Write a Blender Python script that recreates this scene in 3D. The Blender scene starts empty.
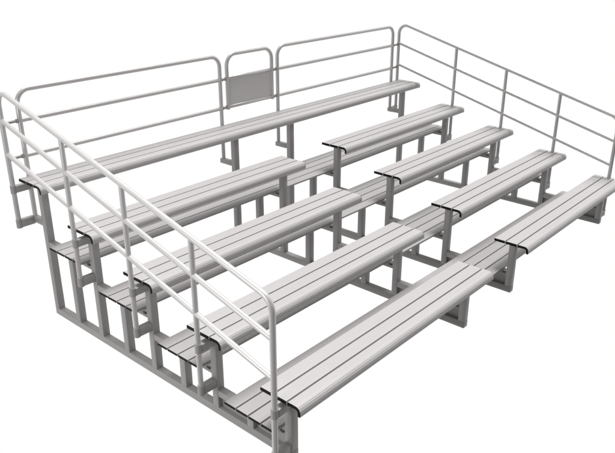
import bpy, bmesh, math
from mathutils import Vector, Matrix

S = bpy.context.scene
COL = S.collection

# ------------------------------------------------------------------ measures (metres)
YR = [0.0, 0.649, 1.3015, 1.958, 2.600]          # front edge of each row of seats
ZR = [0.0, 0.160, 0.319, 0.477, 0.687]           # seat height of each row
ZF = [-0.268, -0.113, 0.043, 0.199]              # footboard heights
LEN = 5.123
AISLE = (2.254, 2.852)
FRAMES = [0.067, 2.084, 2.878, 4.939]            # left face of each support frame
TW = 0.058                                       # square tube size
Z0 = -0.480                                      # ground level
UP = 0.127                                       # upright set back from the seat's front edge
PY = 0.156                                       # post centre set back
BACK = 2.936                                     # back railing plane
XL, XR = -0.045, 5.100                           # side railing planes
SL = 0.2660
TR = 0.0185                                      # tube radius


# ------------------------------------------------------------------ materials
def metal(name, base, rough, metallic, streak=0.05, scale=(1, 1, 1), bump=0.02, spec=0.5):
    m = bpy.data.materials.new(name)
    m.use_nodes = True
    nt = m.node_tree
    N = nt.nodes
    b = N['Principled BSDF']
    tc = N.new('ShaderNodeTexCoord')
    mp = N.new('ShaderNodeMapping')
    mp.inputs['Scale'].default_value = scale
    n1 = N.new('ShaderNodeTexNoise')
    n1.inputs['Scale'].default_value = 6
    n1.inputs['Detail'].default_value = 6
    n1.inputs['Roughness'].default_value = 0.6
    nt.links.new(tc.outputs['Object'], mp.inputs['Vector'])
    nt.links.new(mp.outputs['Vector'], n1.inputs['Vector'])
    r = N.new('ShaderNodeMapRange')
    r.inputs['From Min'].default_value = 0.3
    r.inputs['From Max'].default_value = 0.7
    r.inputs['To Min'].default_value = 1 - streak
    r.inputs['To Max'].default_value = 1 + streak
    nt.links.new(n1.outputs['Fac'], r.inputs['Value'])
    mul = N.new('ShaderNodeVectorMath')
    mul.operation = 'SCALE'
    mul.inputs[0].default_value = base
    nt.links.new(r.outputs['Result'], mul.inputs['Scale'])
    nt.links.new(mul.outputs['Vector'], b.inputs['Base Color'])
    r2 = N.new('ShaderNodeMapRange')
    r2.inputs['From Min'].default_value = 0.3
    r2.inputs['From Max'].default_value = 0.7
    r2.inputs['To Min'].default_value = rough - 0.05
    r2.inputs['To Max'].default_value = rough + 0.06
    nt.links.new(n1.outputs['Fac'], r2.inputs['Value'])
    nt.links.new(r2.outputs['Result'], b.inputs['Roughness'])
    b.inputs['Metallic'].default_value = metallic
    b.inputs['Specular IOR Level'].default_value = spec
    n2 = N.new('ShaderNodeTexNoise')
    n2.inputs['Scale'].default_value = 260
    n2.inputs['Detail'].default_value = 3
    nt.links.new(tc.outputs['Object'], n2.inputs['Vector'])
    bp = N.new('ShaderNodeBump')
    bp.inputs['Strength'].default_value = bump
    bp.inputs['Distance'].default_value = 0.002
    nt.links.new(n2.outputs['Fac'], bp.inputs['Height'])
    nt.links.new(bp.outputs['Normal'], b.inputs['Normal'])
    return m


M_PLANK = metal('aluminium_seat_plank', (0.385, 0.371, 0.367), 0.42, 0.0, 0.012, (0.4, 1, 1), 0.0, 0.3)
M_FOOT = metal('aluminium_foot_plank', (0.335, 0.323, 0.319), 0.46, 0.0, 0.02, (0.4, 1, 1), 0.0, 0.25)
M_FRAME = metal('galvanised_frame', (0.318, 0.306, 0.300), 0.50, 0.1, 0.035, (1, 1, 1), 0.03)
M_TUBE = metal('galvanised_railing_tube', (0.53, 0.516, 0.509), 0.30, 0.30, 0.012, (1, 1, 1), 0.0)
M_PANEL = metal('grey_panel', (0.56, 0.545, 0.535), 0.6, 0.0, 0.02, (1, 1, 1), 0.04)
M_CLAMP = metal('dark_clamp', (0.06, 0.06, 0.06), 0.5, 0.3, 0.1)
M_CAP = metal('black_rubber_cap', (0.004, 0.004, 0.004), 0.6, 0.0, 0.1, (1, 1, 1), 0.02, 0.15)


# ------------------------------------------------------------------ mesh helpers
def link(name, bm, mat, parent, smooth=False, angle=35):
    bmesh.ops.recalc_face_normals(bm, faces=bm.faces[:])
    me = bpy.data.meshes.new(name)
    bm.to_mesh(me)
    bm.free()
    me.materials.append(mat)
    if smooth:
        for p in me.polygons:
            p.use_smooth = True
        me.set_sharp_from_angle(angle=math.radians(angle))
    o = bpy.data.objects.new(name, me)
    COL.objects.link(o)
    o.parent = parent
    return o


def empty(name, loc, parent=None):
    o = bpy.data.objects.new(name, None)
    COL.objects.link(o)
    o.location = loc
    o.parent = parent
    o.empty_display_size = 0.2
    return o


def box(bm, x0, x1, y0, y1, z0, z1, bev=0.005, seg=2):
    t = bmesh.new()
    bmesh.ops.create_cube(t, size=1)
    for v in t.verts:
        v.co = Vector(((x0 + x1) / 2 + v.co.x * (x1 - x0), (y0 + y1) / 2 + v.co.y * (y1 - y0),
                       (z0 + z1) / 2 + v.co.z * (z1 - z0)))
    if bev:
        bmesh.ops.bevel(t, geom=t.edges[:], offset=bev, segments=seg, affect='EDGES', profile=0.5)
    me = bpy.data.meshes.new('t')
    t.to_mesh(me)
    t.free()
    bm.from_mesh(me)
    bpy.data.meshes.remove(me)


def fillet(pts, rad, seg=10):
    pts = [Vector(p) for p in pts]
    out = [pts[0]]
    for i in range(1, len(pts) - 1):
        a, b, c = pts[i - 1], pts[i], pts[i + 1]
        u = (a - b).normalized()
        w = (c - b).normalized()
        ang = u.angle(w)
        d = rad / math.tan(ang / 2)
        cen = b + (u + w).normalized() * (rad / math.sin(ang / 2))
        s = b + u * d - cen
        e = b + w * d - cen
        tot = s.angle(e)
        for k in range(seg + 1):
            f = k / seg
            out.append(cen + (s * math.sin((1 - f) * tot) + e * math.sin(f * tot)) / math.sin(tot))
    out.append(pts[-1])
    return out


def tube(bm, pts, r, n=20, cap=True):
    pts = [Vector(p) for p in pts]
    rings = []
    t0 = (pts[1] - pts[0]).normalized()
    ref = Vector((1, 0, 0)) if abs(t0.x) < 0.9 else Vector((0, 1, 0))
    up = (ref - t0 * ref.dot(t0)).normalized()
    for i, p in enumerate(pts):
        a = pts[max(i - 1, 0)]
        b = pts[min(i + 1, len(pts) - 1)]
        t = (b - a).normalized()
        up = (up - t * up.dot(t)).normalized()
        side = t.cross(up)
        k = 1.0
        if 0 < i < len(pts) - 1:
            k = 1.0
        rings.append([bm.verts.new(p + (up * math.cos(2 * math.pi * j / n) + side * math.sin(2 * math.pi * j / n)) * r * k)
                      for j in range(n)])
    for a, b in zip(rings, rings[1:]):
        for j in range(n):
            bm.faces.new((a[j], a[(j + 1) % n], b[(j + 1) % n], b[j]))
    if cap:
        for ring, s in ((rings[0], -1), (rings[-1], 1)):
            # small rounded lip, then the flat end
            c = sum((v.co for v in ring), Vector()) / n
            t = ((pts[-1] - pts[-2]) if s > 0 else (pts[0] - pts[1])).normalized()
            lip = [bm.verts.new(c + (v.co - c) * 0.93 + t * r * 0.06) for v in ring]
            for j in range(n):
                bm.faces.new((ring[j], ring[(j + 1) % n], lip[(j + 1) % n], lip[j]))
            bm.faces.new(lip)


def extrude_profile(bm, prof, x0, x1, bev=0.0):
    """closed (y, z) outline swept along x; end faces filled"""
    a = [bm.verts.new((x0, y, z)) for y, z in prof]
    b = [bm.verts.new((x1, y, z)) for y, z in prof]
    n = len(prof)
    for i in range(n):
        bm.faces.new((a[i], a[(i + 1) % n], b[(i + 1) % n], b[i]))
    for loop in (a, b):
        f = bm.faces.new(loop)
        bmesh.ops.triangulate(bm, faces=[f])


# ------------------------------------------------------------------ plank profiles
TH = 0.023
FTH = 0.017
GAP = 0.0115


def flutes(y0, y1, z, pitch=0.0135, depth=0.0008):
    """points from y0 to y1 (y0 < y1) along a top face at z with fine grooves"""
    n = max(2, int(round((y1 - y0 - 0.010) / pitch)))
    st = (y1 - y0 - 0.010) / n
    out = []
    for k in range(n):
        y = y0 + 0.005 + st * (k + 0.5)
        out += [(y - 0.0016, z), (y - 0.0008, z - depth), (y + 0.0008, z - depth), (y + 0.0016, z)]
    return out


def plank_profile(y0, y1, z, th=TH):
    r = 0.004
    p = [(y0, z - th), (y0, z - r), (y0 + r * 0.3, z - r * 0.3), (y0 + r, z)]
    p += flutes(y0 + r, y1 - r, z)
    p += [(y1 - r, z), (y1 - r * 0.3, z - r * 0.3), (y1, z - r), (y1, z - th)]
    return p


def nose_profile(y0, y1, z, drop, grooves=True, th=0.019, R=0.038):
    """front plank: flat top that rolls over into a short apron; y0 = front, y1 = rear"""
    r = 0.004
    p = [(y1, z - TH), (y1, z - r), (y1 - r * 0.3, z - r * 0.3), (y1 - r, z)]
    flat = [q for q in reversed(flutes(y0 + R, y1 - r, z))]
    p += flat
    c = (y0 + R, z - R)
    arc = []
    seg = 40
    for k in range(seg + 1):
        a = math.pi / 2 + (math.pi / 2) * k / seg
        rr = R
        if grooves and k in (14, 15, 16, 24, 25, 26, 34, 35, 36):
            rr = R - (0.0016 if k % 10 == 5 else 0.0008)
        arc.append((c[0] + rr * math.cos(a), c[1] + rr * math.sin(a)))
    p += arc
    zb = z - drop
    p += [(y0, zb + 0.004), (y0 + 0.004, zb), (y0 + th - 0.004, zb), (y0 + th, zb + 0.004)]
    Ri = R - th
    for k in range(9):
        a = math.pi - (math.pi / 2) * k / 8
        p.append((c[0] + Ri * math.cos(a), z - th - Ri + Ri * math.sin(a)))
    p.append((y1 - 0.012, z - th))
    p.append((y1 - 0.012, z - TH))
    return p


bleacher = empty('bleacher', (2.56, 1.5, Z0))
bleacher['label'] = 'five-row aluminium bleacher with pale grey bench seats, black end caps and tubular guard railings'
bleacher['category'] = 'bleacher'


def sub(name, loc=(0, 0, 0), parent=None):
    o = empty(name, loc, parent or bleacher)
    return o


OFF = Vector((2.56, 1.5, Z0))


def part(name, bm, mat, parent, smooth=True, angle=35):
    """mesh given in world coordinates, parented so that it keeps its place"""
    # origin of the mesh object goes to the centre of its own bounds
    cs = [v.co for v in bm.verts]
    lo = Vector((min(c.x for c in cs), min(c.y for c in cs), min(c.z for c in cs)))
    hi = Vector((max(c.x for c in cs), max(c.y for c in cs), max(c.z for c in cs)))
    o0 = (lo + hi) / 2
    bmesh.ops.translate(bm, verts=bm.verts[:], vec=-o0)
    o = link(name, bm, mat, parent, smooth, angle)
    base = Vector((0, 0, 0))
    p = parent
    while p is not None:
        base += p.location
        p = p.parent
    o.location = o0 - base
    return o


def cap_mesh(profs, x0, x1):
    bm = bmesh.new()
    for p in profs:
        extrude_profile(bm, p, x0, x1)
    return bm


# ------------------------------------------------------------------ seats
def seat(i, x0, x1):
    y, z = YR[i], ZR[i]
    D = 0.315
    w = (D - 2 * GAP) / 3
    y1a, y1b = y + D - w, y + D
    y2a, y2b = y + D - 2 * w - GAP, y + D - w - GAP
    y3a, y3b = y, y + w
    bm = bmesh.new()
    extrude_profile(bm, plank_profile(y1a, y1b, z), x0 + 0.003, x1 - 0.003)
    extrude_profile(bm, plank_profile(y2a, y2b, z), x0 + 0.003, x1 - 0.003)
    extrude_profile(bm, nose_profile(y3a, y3b, z, 0.062), x0 + 0.003, x1 - 0.003)
    s = part('bench_seat', bm, M_PLANK, bleacher, True, 28)

    def plain(a, b, e=0.0008):
        return [(a + e, z - TH + e), (a + e, z - 0.003), (a + 0.003, z - e), (b - 0.003, z - e), (b - e, z - 0.003), (b - e, z - TH + e)]
    capn = nose_profile(y3a + 0.0008, y3b - 0.0008, z - 0.0008, 0.0605, False, 0.0185)
    for a in (x0, x1 - 0.0033):
        bm = cap_mesh([plain(y1a, y1b), plain(y2a, y2b), capn], a, a + 0.0033)
        part('end_cap', bm, M_CAP, s, True)
    return s


for i in range(4):
    seat(i, 0.0, AISLE[0])
    seat(i, AISLE[1], LEN)
seat(4, 0.0, LEN)

# ------------------------------------------------------------------ footboards
FD = 0.420
for i in range(4):
    y, z = YR[i] + 0.222, ZF[i]
    if i == 0:
        y = 0.222
    else:
        y = YR[i + 1] - 0.004 - FD
    w = (FD - 3 * GAP) / 4
    bm = bmesh.new()
    bc = bmesh.new()
    bd = bmesh.new()
    for k in range(4):
        a = y + k * (w + GAP)
        extrude_profile(bm, plank_profile(a, a + w, z, FTH), 0.003, LEN - 0.003)
        e = 0.0008
        q = [(a + e, z - FTH + e), (a + e, z - 0.003), (a + 0.003, z - e), (a + w - 0.003, z - e), (a + w - e, z - 0.003), (a + w - e, z - FTH + e)]
        extrude_profile(bc, q, 0.0, 0.0033)
        extrude_profile(bd, q, LEN - 0.0033, LEN)
    f = part('footboard', bm, M_FOOT, bleacher, True, 28)
    part('end_cap', bc, M_CAP, f, True)
    part('end_cap', bd, M_CAP, f, True)


# ------------------------------------------------------------------ support frames
def frame(x):
    X0, X1 = x, x + TW
    fr = sub('support_frame', (x + TW / 2 - OFF.x, 1.5 - OFF.y, 0.0))
    zt = Z0 + TW
    bm = bmesh.new()
    box(bm, X0, X1, YR[0] + UP, YR[4] + UP + TW, Z0, zt)
    part('base_rail', bm, M_FRAME, fr)
    for i in range(5):
        bm = bmesh.new()
        ztop = ZR[i] - TH - 0.002
        box(bm, X0 + 0.0, X1 - 0.0, YR[i] + UP + (0.0015), YR[i] + UP + TW - (0.0015), zt - 0.001, ztop - (0.011 if i < 4 else 0.034), 0.004)
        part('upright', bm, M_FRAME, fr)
        # seat bearer: flat bar along the depth under the seat, on top of the upright
        bm = bmesh.new()
        ye = YR[i] + 0.300 if i < 4 else BACK - 0.012
        hb = 0.0115 if i < 4 else 0.0345
        box(bm, X0 + 0.0015, X1 - 0.0015, YR[i] + 0.036, ye, ztop - hb, ztop, 0.003)
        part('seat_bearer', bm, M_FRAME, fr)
    for i in range(4):
        zb = ZF[i] - FTH - 0.001
        # footboard bearer between the upright of this row and the next
        bm = bmesh.new()
        box(bm, X0 + 0.0012, X1 - 0.0012, YR[i] + UP + TW - 0.003, YR[i + 1] + UP + 0.003, zb - 0.048, zb, 0.004)
        part('footboard_bearer', bm, M_FRAME, fr)
        bm = bmesh.new()
        yl = YR[i] + 0.456 if i < 3 else YR[i] + 0.448
        box(bm, X0 + 0.0006, X1 - 0.0006, yl, yl + TW - 0.002, zt - 0.001, zb - 0.046, 0.003)
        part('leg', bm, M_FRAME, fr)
        # black clamp that holds the front plank of the footboard beside the upright
        bm = bmesh.new()
        box(bm, X0 - 0.010, X0 + 0.001, YR[i] + UP + TW + 0.004, YR[i] + UP + TW + 0.032, zb - 0.016, zb - 0.002, 0.002)
        part('clamp', bm, M_CLAMP, fr)
    # stiffening plates set into the low front bay
    bm = bmesh.new()
    zb = ZF[0] - FTH - 0.001
    box(bm, X0 + 0.034, X0 + 0.040, YR[0] + UP + TW - 0.004, YR[0] + 0.459, zt - 0.003, zb - 0.044, 0)
    box(bm, X0 + 0.034, X0 + 0.040, YR[0] + 0.509, YR[1] + UP + 0.004, zt - 0.003, zb - 0.044, 0)
    part('stiffening_plate', bm, M_FRAME, fr, False)
    # lower bearer of the back railing post
    bm = bmesh.new()
    box(bm, X0 + 0.006, X1 - 0.006, YR[4] + UP + TW - 0.003, BACK + 0.020, ZR[4] - 0.385, ZR[4] - 0.338, 0.004)
    part('post_bearer', bm, M_FRAME, fr)


for x in FRAMES:
    frame(x)


# ------------------------------------------------------------------ side railings
def side_rail(x, inner):
    """x: plane of the railing; inner: x of the frame face it is bracketed to"""
    c1, c2, c3 = (0.611, 0.369, 0.111) if x < 1 else (0.608, 0.362, 0.102)
    y0, y4 = PY, BACK
    g = sub('side_railing', (x - OFF.x, y0 - OFF.y, 0))
    zlow = lambda i: ZR[i] - 0.420
    # hoop: front post, sloping top rail and rear post in one bent tube
    bm = bmesh.new()
    pts = [(x, y0, zlow(0) + 0.0), (x, y0, c1 + SL * y0), (x, y4, c1 + SL * y4), (x, y4, ZR[4] - 0.395)]
    tube(bm, fillet(pts, 0.105, 14), TR + 0.0005, 24)
    part('top_rail', bm, M_TUBE, g, True, 30)
    for c in (c2, c3):
        bm = bmesh.new()
        tube(bm, [(x, y0 + 0.004, c + SL * (y0 + 0.004)), (x, y4 - 0.004, c + SL * (y4 - 0.004))], TR - 0.0005, 24)
        part('middle_rail', bm, M_TUBE, g, True, 30)
    ys = [YR[i] + PY for i in range(4)] + [y4]
    for i, y in enumerate(ys):
        zl = zlow(i) if i < 4 else ZR[4] - 0.395
        if 0 < i < 4:
            bm = bmesh.new()
            tube(bm, [(x, y, zl), (x, y, c1 + SL * y - 0.006)], TR - 0.001, 24)
            part('post', bm, M_TUBE, g, True, 30)
        for (za, zb) in ((ZR[i] - 0.112, ZR[i] - 0.052), (zl - 0.006, zl + 0.062)):
            bm = bmesh.new()
            tube(bm, [(x, y, za), (x, y, zb)], TR + 0.0042, 24)
            part('sleeve', bm, M_FRAME, g, True, 30)
            bm = bmesh.new()
            s = 1 if inner > x else -1
            xa, xb = sorted((x + s * 0.012, inner + s * 0.002 if i < 4 else inner + s * 0.014))
            box(bm, xa, xb, y - 0.023, y + 0.023, za + 0.003, zb - 0.003, 0.004)
            part('bracket', bm, M_FRAME, g)


side_rail(XL, FRAMES[0])
side_rail(XR, FRAMES[3] + TW)


# ------------------------------------------------------------------ back railing
ZT, ZM, ZL = 1.350, 1.122, 0.846


def back_panel(xa, xb):
    g = sub('back_railing', ((xa + xb) / 2 - OFF.x, BACK - OFF.y, 0))
    zb = ZR[4] - 0.345
    bm = bmesh.new()
    tube(bm, fillet([(xa, BACK, zb), (xa, BACK, ZT), (xb, BACK, ZT), (xb, BACK, zb)], 0.105, 14), TR, 24)
    part('top_rail', bm, M_TUBE, g, True, 30)
    for z in (ZM, ZL):
        bm = bmesh.new()
        tube(bm, [(xa + 0.003, BACK, z), (xb - 0.003, BACK, z)], TR - 0.0015, 24)
        part('middle_rail', bm, M_TUBE, g, True, 30)


XP = (0.096, 2.122, 2.914, 4.968)
back_panel(XP[0], XP[1])
back_panel(XP[2], XP[3])

GX = (2.213, 2.829)
gate = sub('gate', (sum(GX) / 2 - OFF.x, BACK - OFF.y, 0))
gate['label'] = 'narrow railing gate with a solid grey infill panel'
bm = bmesh.new()
tube(bm, fillet([(GX[0], BACK, ZL - 0.022), (GX[0], BACK, ZT), (GX[1], BACK, ZT), (GX[1], BACK, ZL - 0.022)], 0.11, 14), TR, 24)
part('gate_frame', bm, M_TUBE, gate, True, 50)
for z in (ZM + 0.004, ZL):
    bm = bmesh.new()
    tube(bm, [(GX[0] + 0.003, BACK, z), (GX[1] - 0.003, BACK, z)], TR - 0.0015, 24)
    part('crossbar', bm, M_TUBE, gate, True, 50)
bm = bmesh.new()
box(bm, GX[0] + 0.012, GX[1] - 0.012, BACK - 0.004, BACK + 0.004, ZL + 0.010, ZM - 0.006, 0)
part('infill_panel', bm, M_PANEL, gate, False)

# clamps that tie the panels, the gate and the side railings together
for xa, xb in ((XL, XP[0]), (XP[1], GX[0]), (GX[1], XP[2]), (XP[3], XR)):
    for z in (ZM, ZL):
        bm = bmesh.new()
        tube(bm, [(xa + 0.004, BACK, z), (xb - 0.004, BACK, z)], 0.011, 16)
        xm = (xa + xb) / 2
        for q in (xa + TR + 0.006, xb - TR - 0.006):
            tube(bm, [(q - 0.006, BACK, z), (q + 0.006, BACK, z)], 0.0165, 16)
        part('rail_clamp', bm, M_FRAME, bleacher, True, 50)

# ------------------------------------------------------------------ camera
cam = bpy.data.cameras.new('camera')
co = bpy.data.objects.new('camera', cam)
COL.objects.link(co)
co.location = (-2.3805, -2.1601, 2.4709)
co.rotation_mode = 'XYZ'
co.rotation_euler = (1.1690, 0.0004, -0.8470)
cam.sensor_width = 36
cam.sensor_fit = 'HORIZONTAL'
cam.lens = 705.39 / 615 * 36
cam.clip_start = 0.05
cam.clip_end = 500
S.camera = co

# ------------------------------------------------------------------ studio surround and lamps
w = bpy.data.worlds.new('World')
S.world = w
w.use_nodes = True
nt = w.node_tree
N = nt.nodes
bg = N['Background']
tc = N.new('ShaderNodeTexCoord')
dot = N.new('ShaderNodeVectorMath')
dot.operation = 'DOT_PRODUCT'
d = Vector((0.64, 0.77, 0.0)).normalized()
dot.inputs[1].default_value = d
nt.links.new(tc.outputs['Generated'], dot.inputs[0])
mr = N.new('ShaderNodeMapRange')
mr.interpolation_type = 'SMOOTHSTEP'
mr.inputs['From Min'].default_value = -0.50
mr.inputs['From Max'].default_value = 0.20
mr.inputs['To Min'].default_value = 0.24
mr.inputs['To Max'].default_value = 1.0
nt.links.new(dot.outputs['Value'], mr.inputs['Value'])
nt.links.new(mr.outputs['Result'], bg.inputs['Color'])
bg.inputs['Strength'].default_value = 1.0


def area(name, loc, target, size, power, col=(1, 1, 1)):
    l = bpy.data.lights.new(name, 'AREA')
    l.shape = 'SQUARE'
    l.size = size
    l.energy = power
    l.color = col
    o = bpy.data.objects.new(name, l)
    COL.objects.link(o)
    o.location = loc
    o.rotation_euler = (Vector(target) - Vector(loc)).to_track_quat('-Z', 'Y').to_euler()
    return o


area('side_lamp', (-3.2, 1.1, 1.3), (0, 1.3, 0.0), 2.8, 85)
sun = bpy.data.lights.new('key_lamp', 'SUN')
sun.energy = 3.9
sun.angle = math.radians(28)
so = bpy.data.objects.new('key_lamp', sun)
COL.objects.link(so)
sd = Vector((0.27, 0.06, 1.0))
so.rotation_euler = sd.to_track_quat('Z', 'Y').to_euler()
so.location = (0, 0, 6)

# ------------------------------------------------------------------ render
S.render.engine = 'CYCLES'
S.view_settings.view_transform = 'Standard'
S.view_settings.look = 'None'
S.view_settings.exposure = 0
S.view_settings.gamma = 1
S.render.film_transparent = False
